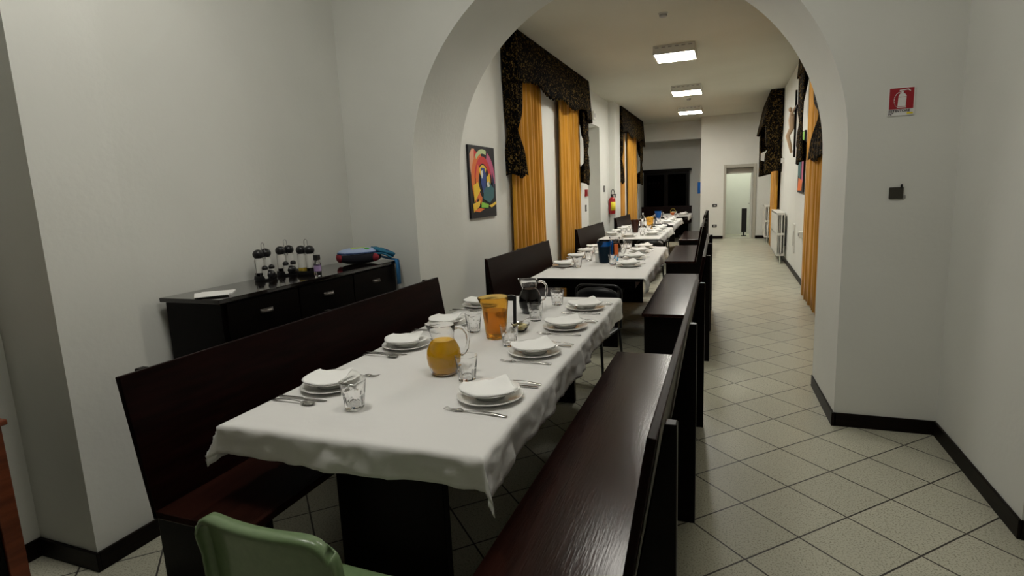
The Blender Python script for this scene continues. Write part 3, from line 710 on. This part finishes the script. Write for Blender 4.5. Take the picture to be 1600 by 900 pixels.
def tail(xw, out, y0, w, z0, z1, tie=.55, depth=.19, sgn=1, ret=True, slant=0):
    # side swag: hangs from the return and the front edge of the valance, gathered at a tie and flaring again below
    b = B(); dp = depth if ret else 0; tot = dp+w; s0 = tot*(.15 if sgn > 0 else .85)
    def f(u, v):
        z = z0+(z1-z0)*v
        k = 1-.52*math.exp(-((v-tie)/.13)**2)+(.3*(v-tie)/(1-tie) if v > tie else 0)-.12*math.sin(v*PI*.9)
        s_ = s0+(u*tot-s0)*k
        rip = .012*math.sin(u*PI*12)
        if s_ < dp: x = xw+out*s_; y = y0+rip
        else: x = xw+out*(depth+rip); y = y0+sgn*(s_-dp)+slant*v
        return (x, y, z+(.03*math.sin(u*9) if v > .97 else 0))
    b.grid(60, 24, f); return b
def window_dressing(name, label, xw, out, y0, y1, ztop, bots, panels, tails, z0=.03, dep=.19, flare=.05, grp='curtained windows'):
    t = thing(name, label, 'curtains', (0, 0, 0), 0, grp)
    obj('valance', valance(xw+out*.01, out, y0, y1, ztop, bots, dep, flare), M['brocade'], t, smooth='all', solid=.006)
    obj('curtain_rail', B().box(min(xw+out*.004, xw+out*.12), max(xw+out*.004, xw+out*.12), y0+.03, y1-.03, ztop-.05, ztop-.01), M['blackm'], t)
    for a, c in panels: obj('curtain_panel', curtain_panel(xw+out*.07, a, c, z0, ztop-.1, .028, .14, out), M['gold'], t, smooth='all', solid=.003)
    for yc, w_, za, zb, dp, sg, rt in tails: obj('side_tail', tail(xw, out, yc, w_, za, zb, depth=dp, sgn=sg, ret=rt), M['brocade'], t, smooth='all', solid=.006)
    return t
def hemL(t): return 3.0-.04*math.cos(t*PI*6)-.05*math.sin(t*PI)+(-.12 if t > .9 else 0)
window_dressing('curtain_set', 'golden curtains under a black brocade valance on the left wall by the painting', XL, 1, 6.85, 10.75, CEIL-.01, hemL, [(6.93, 8.2), (9.1, 10.5)], [(6.87, .24, 3.05, 1.81, .19, 1, True), (10.72, .42, 3.0, 1.72, .19, -1, True)])
window_dressing('curtain_set', 'golden curtains under black valance on the left wall farther down the hall', XL-.02, 1, 14.27, 17.95, CEIL-.01, hemL, [(14.3, 15.3), (15.9, 17.4)], [(14.3, .3, 3.0, 1.75, .19, 1, True), (17.9, .5, 3.0, 1.72, .19, -1, True)])
window_dressing('curtain_set', 'golden curtains on the right wall beside the arch, with black tails', XR, -1, 5.7, 9.75, CEIL-.01, lambda t: 3.1, [(6.9, 8.75)], [(9.72, .6, 3.12, 1.86, .13, -1, True), (6.9, 1.2, 2.9, 1.84, .13, 1, False)], dep=.12, flare=.02)
window_dressing('curtain_set', 'golden curtains with black valance on the right wall beyond the radiator', XR, -1, 14.0, 17.2, CEIL-.01, lambda t: 2.86, [(14.3, 15.9)], [(14.05, .3, 2.95, 1.82, .34, 1, True), (17.1, .5, 2.9, 1.80, .34, -1, True)], dep=.26, flare=.14)

# ------------------------------------------------------------------ paintings
def painting(name, label, x, out, y0, y1, z0, z1, shapes, pals):
    t = thing(name, label, 'painting', (x, 0, 0))
    th = .025; b = B(); b.box(min(0, out*th), max(0, out*th), y0, y1, z0, z1); obj('canvas', b, plain('black_canvas', (.002, .002, .005), .6), t)
    for k, (pts, c) in enumerate(shapes):
        e = th+.0012+.0004*k
        b = B(); b.poly([(out*e, (y0+(y1-y0)*u), z1+(z0-z1)*v) for u, v in pts]); obj('paint_shape', b, plain('paint_%s' % c, pals[c], .45), t)
    return t
PAL = dict(orange=(.75, .16, .02), red=(.62, .02, .02), yellow=(.85, .55, .03), pink=(.55, .10, .22), lime=(.25, .6, .05), teal=(.02, .13, .15), blue=(.015, .05, .25), peach=(.75, .35, .2), palegreen=(.5, .6, .3), white=(.75, .75, .7), navy=(.008, .015, .07))
def arc(cu, cv, ru, rv, a0, a1, wd, n=12):
    o = [(cu+ru*math.cos(a0+(a1-a0)*i/n), cv-rv*math.sin(a0+(a1-a0)*i/n)) for i in range(n+1)]
    i_ = [(cu+ru*wd*math.cos(a0+(a1-a0)*i/n), cv-rv*wd*math.sin(a0+(a1-a0)*i/n)) for i in range(n+1)]
    return o+i_[::-1]
shapes = [([(.04, .12), (.12, .05), (.22, .05), (.2, .3), (.08, .45), (.03, .3)], 'peach'), ([(.2, .06), (.34, .1), (.26, .32), (.16, .42)], 'red'),
          (arc(.52, .48, .46, .44, PI*.55, PI*1.25, .72), 'orange'), (arc(.52, .48, .45, .44, PI*.40, PI*.72, .86), 'palegreen'), (arc(.52, .48, .46, .43, -.1, PI*.38, .68), 'pink'),
          (arc(.5, .5, .33, .36, PI*.1, PI*.95, .72), 'red'), (arc(.48, .52, .27, .33, PI*.7, PI*1.4, .62), 'orange'), (arc(.5, .52, .23, .26, PI*.3, PI*.75, .5), 'yellow'),
          (arc(.5, .5, .28, .36, -PI*.15, PI*.12, .5), 'yellow'), ([(.42, .3), (.56, .3), (.62, .42), (.58, .58), (.48, .66), (.4, .5)], 'blue'),
          ([(.50, .62), (.72, .5), (.92, .6), (.9, .72), (.72, .8), (.46, .74)], 'teal'), ([(.4, .36), (.47, .33), (.5, .4), (.44, .46)], 'white'), ([(.62, .52), (.7, .48), (.74, .56), (.66, .58)], 'white'),
          ([(.86, .35), (.94, .5), (.92, .62), (.84, .5)], 'navy'), ([(.1, .55), (.28, .5), (.36, .62), (.12, .78)], 'yellow'), ([(.06, .8), (.34, .76), (.3, .84), (.08, .92)], 'yellow'), ([(.08, .9), (.3, .86), (.5, .88), (.3, .92)], 'orange'),
          ([(.38, .78), (.66, .82), (.64, .87), (.36, .86)], 'lime'), ([(.66, .84), (.8, .82), (.98, .78), (.98, .82), (.78, .87)], 'yellow')]
painting('painting', 'colourful abstract painting on the left wall just beyond the arch', XL+.002, 1, 5.71, 6.44, 1.335, 2.14, shapes, PAL)
sh2 = [([(.05, .02), (.5, .0), (.6, .3), (.1, .4)], 'lime'), ([(.1, .2), (.7, .1), (.8, .4), (.2, .5)], 'yellow'), ([(.0, .4), (.3, .45), (.25, .9), (.02, .8)], 'pink'), ([(.4, .4), (.9, .3), (.95, .7), (.5, .8)], 'teal'), ([(.1, .8), (.8, .75), (.95, .97), (.2, .97)], 'orange')]
painting('painting', 'colourful abstract painting on the right wall, partly behind the black tail', XR-.002, -1, 9.75, 10.5, 1.42, 2.35, sh2, PAL)

# ------------------------------------------------------------------ crucifix
t = thing('crucifix', 'dark wooden crucifix with a carved pale figure on the right wall', 'crucifix', (XR, 11.35, -.06))
obj('upright_beam', B().box(-.03, -.004, -.035, .035, 2.08, 3.22), M['wooddk'], t)
obj('cross_beam', B().box(-.035, -.002, -.3, .3, 2.88, 2.94), M['wooddk'], t)
fb = B(); fb.tube([(-.06, 0, 2.16), (-.09, .0, 2.3), (-.13, .01, 2.45), (-.07, 0, 2.58), (-.08, 0, 2.72), (-.075, 0, 2.82), (-.09, 0, 2.86)], [.02, .03, .035, .042, .05, .04, .015], 12)
fb.ell((-.1, .0, 2.9), (.032, .03, .042), 12, 8)
for s in (-1, 1): fb.tube([(-.08, s*.04, 2.81), (-.07, s*.15, 2.86), (-.05, s*.27, 2.91)], [.02, .014, .01], 8)
obj('carved_figure', fb, M['flesh'], t, smooth='all')
# ------------------------------------------------------------------ radiators
def radiator(label, y0, y1):
    t = thing('radiator', label, 'radiator', (XR, 0, 0)); n = int((y1-y0)/.06)
    for k in range(n):
        y = y0+(k+.5)*(y1-y0)/n
        b = B(); b.box(-.19, -.165, y-.024, y+.024, .16, 1.0); b.box(-.115, -.09, y-.024, y+.024, .16, 1.0); b.box(-.145, -.135, y-.022, y+.022, .16, 1.0); b.box(-.06, -.045, y-.024, y+.024, .16, 1.0)
        for z in (.15, .56, .96): b.box(-.19, -.045, y-.027, y+.027, z, z+.045)
        obj('section', b, M['white'], t, bevel=.006)
    obj('bracket', B().box(-.045, -.006, y0+.1, y0+.13, .3, .34).box(-.045, -.006, y1-.13, y1-.1, .3, .34), M['grey'], t)
    obj('valve', B().tube([(-.12, y0-.05, .2), (-.12, y0+.002, .2)], .018), M['grey'], t)
    obj('pipe', B().tube([(-.12, y0-.04, .2), (-.12, y0-.04, .0)], .01), M['white'], t)
radiator('white cast radiator on the right wall between the two pairs of curtains', 12.3, 14.0)
radiator('white cast radiator on the right wall beside the far doorway', 16.6, 17.7)
# ------------------------------------------------------------------ small wall fittings
def plate_switch(name, label, loc, size, m, cat, n=(0, 0), th=.012):
    t = thing(name, label, cat, loc); w_, h_ = size
    if n == 'x+': obj('cover', B().box(0, th, -w_/2, w_/2, -h_/2, h_/2), m, t, bevel=.002); obj('rocker', B().box(th, th+.004, -w_*.25, w_*.25, -h_*.25, h_*.25), M['grey'], t)
    elif n == 'x-': obj('cover', B().box(-th, 0, -w_/2, w_/2, -h_/2, h_/2), m, t, bevel=.002); obj('rocker', B().box(-th-.004, -th, -w_*.25, w_*.25, -h_*.25, h_*.25), M['grey'], t)
    else: obj('cover', B().box(-w_/2, w_/2, -th, 0, -h_/2, h_/2), m, t, bevel=.002); obj('rocker', B().box(-w_*.25, w_*.25, -th-.004, -th, -h_*.25, h_*.25), M['grey'], t)
    return t
plate_switch('light_switch', 'black switch plate high on the far wall beside the doorway', (-.44, YE, 1.0), (.13, .085), M['black'], 'switch')
plate_switch('wall_socket', 'black socket plate low on the far wall beside the doorway', (-.44, YE, .39), (.13, .085), M['black'], 'socket')
plate_switch('wall_switch', 'small black switch on left wall after the first curtains', (XL, 11.15, 1.25), (.09, .13), M['black'], 'switch', 'x+')
plate_switch('wall_switch', 'small black switch beside the fire extinguisher', (XL, 12.95, 1.62), (.09, .14), M['black'], 'switch', 'x+')
plate_switch('fire_alarm', 'small red fire alarm call point on the left wall', (XL, 11.15, 1.55), (.11, .13), M['red'], 'alarm', 'x+', .05)
plate_switch('alarm_siren', 'small white box high above the tall passage on the left wall', (XL, 11.9, 3.12), (.2, .16), M['white'], 'alarm', 'x+', .05)
plate_switch('thermostat', 'small white box on the right wall by the far curtains', (XR, 13.6, 2.05), (.12, .1), M['white'], 'thermostat', 'x-', .06)
plate_switch('wall_box', 'white box low on the right wall by the near curtains', (XR, 9.75, .78), (.2, .09), M['white'], 'box', 'x-', .06)
plate_switch('vent_panel', 'narrow white vent panel low on the right wall', (XR, 10.9, .62), (.22, .5), M['white'], 'vent', 'x-', .02)
plate_switch('blue_box', 'blue box on the side of the far wall beside the dark cabinet', (-.85, 18.3, 1.54), (.25, .34), M['blue'], 'box', 'x-', .09)
# fire extinguisher on the pilaster
t = thing('fire_extinguisher', 'red fire extinguisher with a yellow label hung on the left wall', 'fire extinguisher', (XL+.085, 13.44, 1.03))
obj('cylinder', B().lathe([(0, 0), (.07, 0), (.078, .015), (.078, .33), (.06, .37), (.025, .39), (0, .39)], 24), M['red'], t, smooth=True)
lb = B(); lb.grid(10, 1, lambda u, v: (.0795*math.cos(-1.75+u*1.9), .0795*math.sin(-1.75+u*1.9), .08+.2*v)); obj('label_band', lb, M['yellow'], t, smooth='all', solid=.001)
obj('valve', B().box(-.02, .03, -.02, .02, .39, .44).box(-.02, .1, -.012, .012, .44, .46), M['black'], t)
obj('hose', B().tube([(-.02, 0, .42)]+[(-.02+.06*(1-math.cos(a))*.7, -.01, .44+.13*math.sin(a)) for a in (.5, 1, 1.5, 2, 2.5, 3)]+[(.1, -.02, .38)], .009, 8), M['black'], t, smooth='all')
obj('hanger', B().box(-.03, .03, .078, .108, .3, .36), M['grey'], t)
# safety sign and hook plate on the arch pier
t = thing('safety_sign', 'fire extinguisher sign in red and white on the arch wall at right', 'sign', (.914, YA-.001, 2.018))
obj('sign_card', B().box(-.067, .067, -.004, 0, -.08, .08), M['paper'], t)
obj('red_field', B().box(-.06, .06, -.0052, -.004, -.043, .074), M['redsign'], t)
pb = B(); e = -.0062; f2 = -.0052
def flat(pts): pb.prism(pts, e, f2)
flat([(-.018, -.028), (.022, -.028), (.024, .03), (.014, .044), (-.008, .044), (-.016, .03)]); flat([(-.021, -.036), (.024, -.036), (.024, -.031), (-.021, -.031)])
flat([(-.003, .045), (.008, .045), (.01, .056), (-.004, .056)]); flat([(-.012, .057), (.03, .062), (.042, .053), (.043, .057), (.032, .067), (-.012, .063)])
hp = [(-.008-.03*math.sin(a), .053-.045*(1-math.cos(a))) for a in [i*PI/10 for i in range(9)]]
for p, q in zip(hp, hp[1:]): flat([p, q, (q[0]+.0045, q[1]-.001), (p[0]+.001, p[1]-.005)])
obj('extinguisher_pictogram', pb, M['paper'], t)
obj('pictogram_lines', B().box(-.017, .023, -.0068, -.0062, .022, .0245), M['redsign'], t)
def text(name, s, size, loc, m, parent, w_=1):
    cu = bpy.data.curves.new(name, 'FONT'); cu.body = s; cu.size = size; cu.extrude = .0004; cu.offset = .0005; cu.align_x = 'LEFT'
    o = bpy.data.objects.new(name, cu); COL.objects.link(o); o.parent = parent; o.location = loc; o.rotation_euler = (PI/2, 0, 0); o.scale = (w_, 1, 1); cu.materials.append(m)
    bpy.context.view_layer.update(); me = bpy.data.meshes.new_from_object(o.evaluated_get(bpy.context.evaluated_depsgraph_get()))
    q = bpy.data.objects.new(name, me); COL.objects.link(q); q.parent = parent; q.location = loc; q.rotation_euler = (PI/2, 0, 0); q.scale = (w_, 1, 1)
    bpy.data.objects.remove(o); return q
text('lettering', 'ESTINTORE', .0185, (-.061, -.0052, -.0595), M['ink'], t, 1.12)
text('lettering', 'N°', .018, (-.061, -.0052, -.0755), M['ink'], t, 1.2)
obj('yellow_tag', B().lathe([(0, -.004), (.001, -.004), (.001, -.0055), (0, -.0055)], 20).box(.03, .06, -.0055, -.004, -.073, -.064), M['yellow'], t)
t = thing('wall_bracket', 'small dark metal hanging bracket below the extinguisher sign', 'bracket', (.918, YA, 1.492))
obj('back_plate', B().box(-.036, .036, -.012, 0, -.034, .034), mat('tarnished_metal', (.05, .045, .035), .5, metal=.4), t, bevel=.004)
obj('pin', B().tube([(.024, -.01, .03), (.024, -.02, .05)], .006), M['blackm'], t)
obj('side_tab', B().box(.036, .05, -.006, 0, -.03, -.015), M['grey'], t)

# ------------------------------------------------------------------ dark cabinet at the far end
t = thing('display_cabinet', 'tall black glazed cabinet standing at the far end of the hall', 'cabinet', (-2.03, 19.97, 0))
obj('base_unit', B().box(-.76, .76, -.22, .22, 0, .9), M['wooddk'], t, bevel=.005)
c = B(); c.box(-.72, .72, .16, .2, .9, 2.1); c.box(-.74, -.70, -.16, .2, .9, 2.1); c.box(.70, .74, -.16, .2, .9, 2.1); c.box(-.74, .74, -.16, .2, 2.08, 2.12)
obj('upper_carcass', c, M['wooddk'], t)
obj('cornice', B().box(-.80, .80, -.22, .22, 2.12, 2.2), M['wooddk'], t, bevel=.01)
for z in (1.3, 1.7): obj('shelf', B().box(-.7, .7, -.12, .16, z, z+.02), M['wooddk'], t)
for k in range(2):
    x0 = -.70+k*.7; d = B(); d.box(x0, x0+.06, -.18, -.16, .92, 2.08); d.box(x0+.64, x0+.70, -.18, -.16, .92, 2.08); d.box(x0+.06, x0+.64, -.18, -.16, .92, .98); d.box(x0+.06, x0+.64, -.18, -.16, 2.02, 2.08)
    dd = obj('door', d, M['wooddk'], t); obj('glass_pane', B().box(x0+.06, x0+.64, -.172, -.168, .98, 2.02), M['pglass'], dd)
for k in range(4):
    q = obj('cup', B().lathe([(0, 0), (.022, 0), (.032, .06), (.029, .06), (.02, .004), (0, .004)], 16), M['china'], loc=(-2.03-.55+k*.1, 19.93, 1.721), smooth=50)
    tag(q, ['leftmost', 'second from left', 'third from left', 'rightmost'][k]+' white cup on the upper shelf of the dark cabinet', 'cup', 'cups in the dark cabinet')
# black panel in the room beyond
t = thing('radiator_screen', 'narrow black upright panel beyond the far doorway', 'panel', (.40, YE+.9, 0))
obj('panel_board', B().box(-.075, .075, -.02, .02, .12, .86), M['black'], t, bevel=.004); obj('panel_foot', B().box(-.075, .075, -.06, .06, 0, .03).box(-.02, .02, -.01, .01, .03, .12), M['black'], t)

# ------------------------------------------------------------------ wooden cabinet at the left edge
t = thing('wooden_cabinet', 'dark cabinet with a reddish-brown edge at the left border of the photo', 'cabinet', (0, 0, 0))
obj('carcass', B().box(-2.92, -2.30, .4, 1.04, .05, .885), M['wooddk'], t)
obj('front_frame', B().box(-2.30, -2.282, 1.00, 1.055, 0, .885).box(-2.30, -2.282, .4, .44, 0, .885).box(-2.30, -2.282, .44, 1.0, .85, .885).box(-2.30, -2.282, .44, 1.0, 0, .06), M['woodred'], t, bevel=.003)
obj('cabinet_door', B().box(-2.30, -2.288, .445, .995, .065, .845), M['wooddk'], t)
obj('top', B().box(-2.94, -2.27, .38, 1.07, .885, .905), M['woodred'], t, bevel=.005)

# ------------------------------------------------------------------ green plastic chair
def green_chair():
    t = thing('plastic_chair', 'pale green moulded plastic chair at the near end of the table', 'chair', (-1.075, 1.17, 0), -.02)
    b = B()
    prof = [(.165, .41), (.155, .428), (.12, .430), (.05, .428), (-.06, .425), (-.13, .435), (-.165, .475), (-.18, .53), (-.19, .61), (-.20, .69), (-.21, .755), (-.213, .785), (-.215, .80)]
    # resample
    def P(t):
        k = t*(len(prof)-1); i = min(int(k), len(prof)-2); f = k-i; return (prof[i][0]*(1-f)+prof[i+1][0]*f, prof[i][1]*(1-f)+prof[i+1][1]*f)
    def wd(t):
        if t < .5: return .185+.02*t*2
        k = (t-.5)/.5; return .205+.02*math.sin(k*PI/2)
    NU, NV = 44, 60
    def f(u, v):
        a = 2*u-1; y, z = P(v); W = wd(v)
        # rounded upper corners
        if z > .72: q = (z-.72)/.08; W *= (1-(q**2)*.07)
        x = a*W
        if v > .5: y += .030*a*a*min(1, (v-.5)*4); z -= .05*abs(a)**9*max(0, (v-.55)/.45)**2.5
        else: z += .012*a**4
        return (x, y, z)
    V = b.grid(NU, NV, f)
    b.bm.normal_update()
    # rim flange folded away from the sitter
    bd = [e for e in b.bm.edges if len(e.link_faces) == 1]
    ret = bmesh.ops.extrude_edge_only(b.bm, edges=bd)
    nv = [g for g in ret['geom'] if isinstance(g, bmesh.types.BMVert)]
    for v in nv:
        if v.co.z > .5: v.co.y -= .028; v.co.x *= 1.03; v.co.z -= .002
        else: v.co.z -= .025; v.co.x *= 1.02
    ret = bmesh.ops.extrude_edge_only(b.bm, edges=[e for e in ret['geom'] if isinstance(e, bmesh.types.BMEdge)])
    for v in [g for g in ret['geom'] if isinstance(g, bmesh.types.BMVert)]:
        if v.co.z > .5: v.co.y -= .006; v.co.x *= .985; v.co.z -= .012
    s = obj('shell', b, M['green'], t, smooth='all', solid=.004)
    for sx in (-1, 1):
        obj('leg', B().tube([(sx*.15, .12, .435), (sx*.19, .19, 0)], .012), M['blackm'], t, smooth=True)
        obj('leg', B().tube([(sx*.15, -.1, .435), (sx*.19, -.2, 0)], .012), M['blackm'], t, smooth=True)
        obj('underframe', B().tube([(sx*.15, -.1, .43), (sx*.15, .12, .43)], .01), M['blackm'], t, smooth=True)
green_chair()
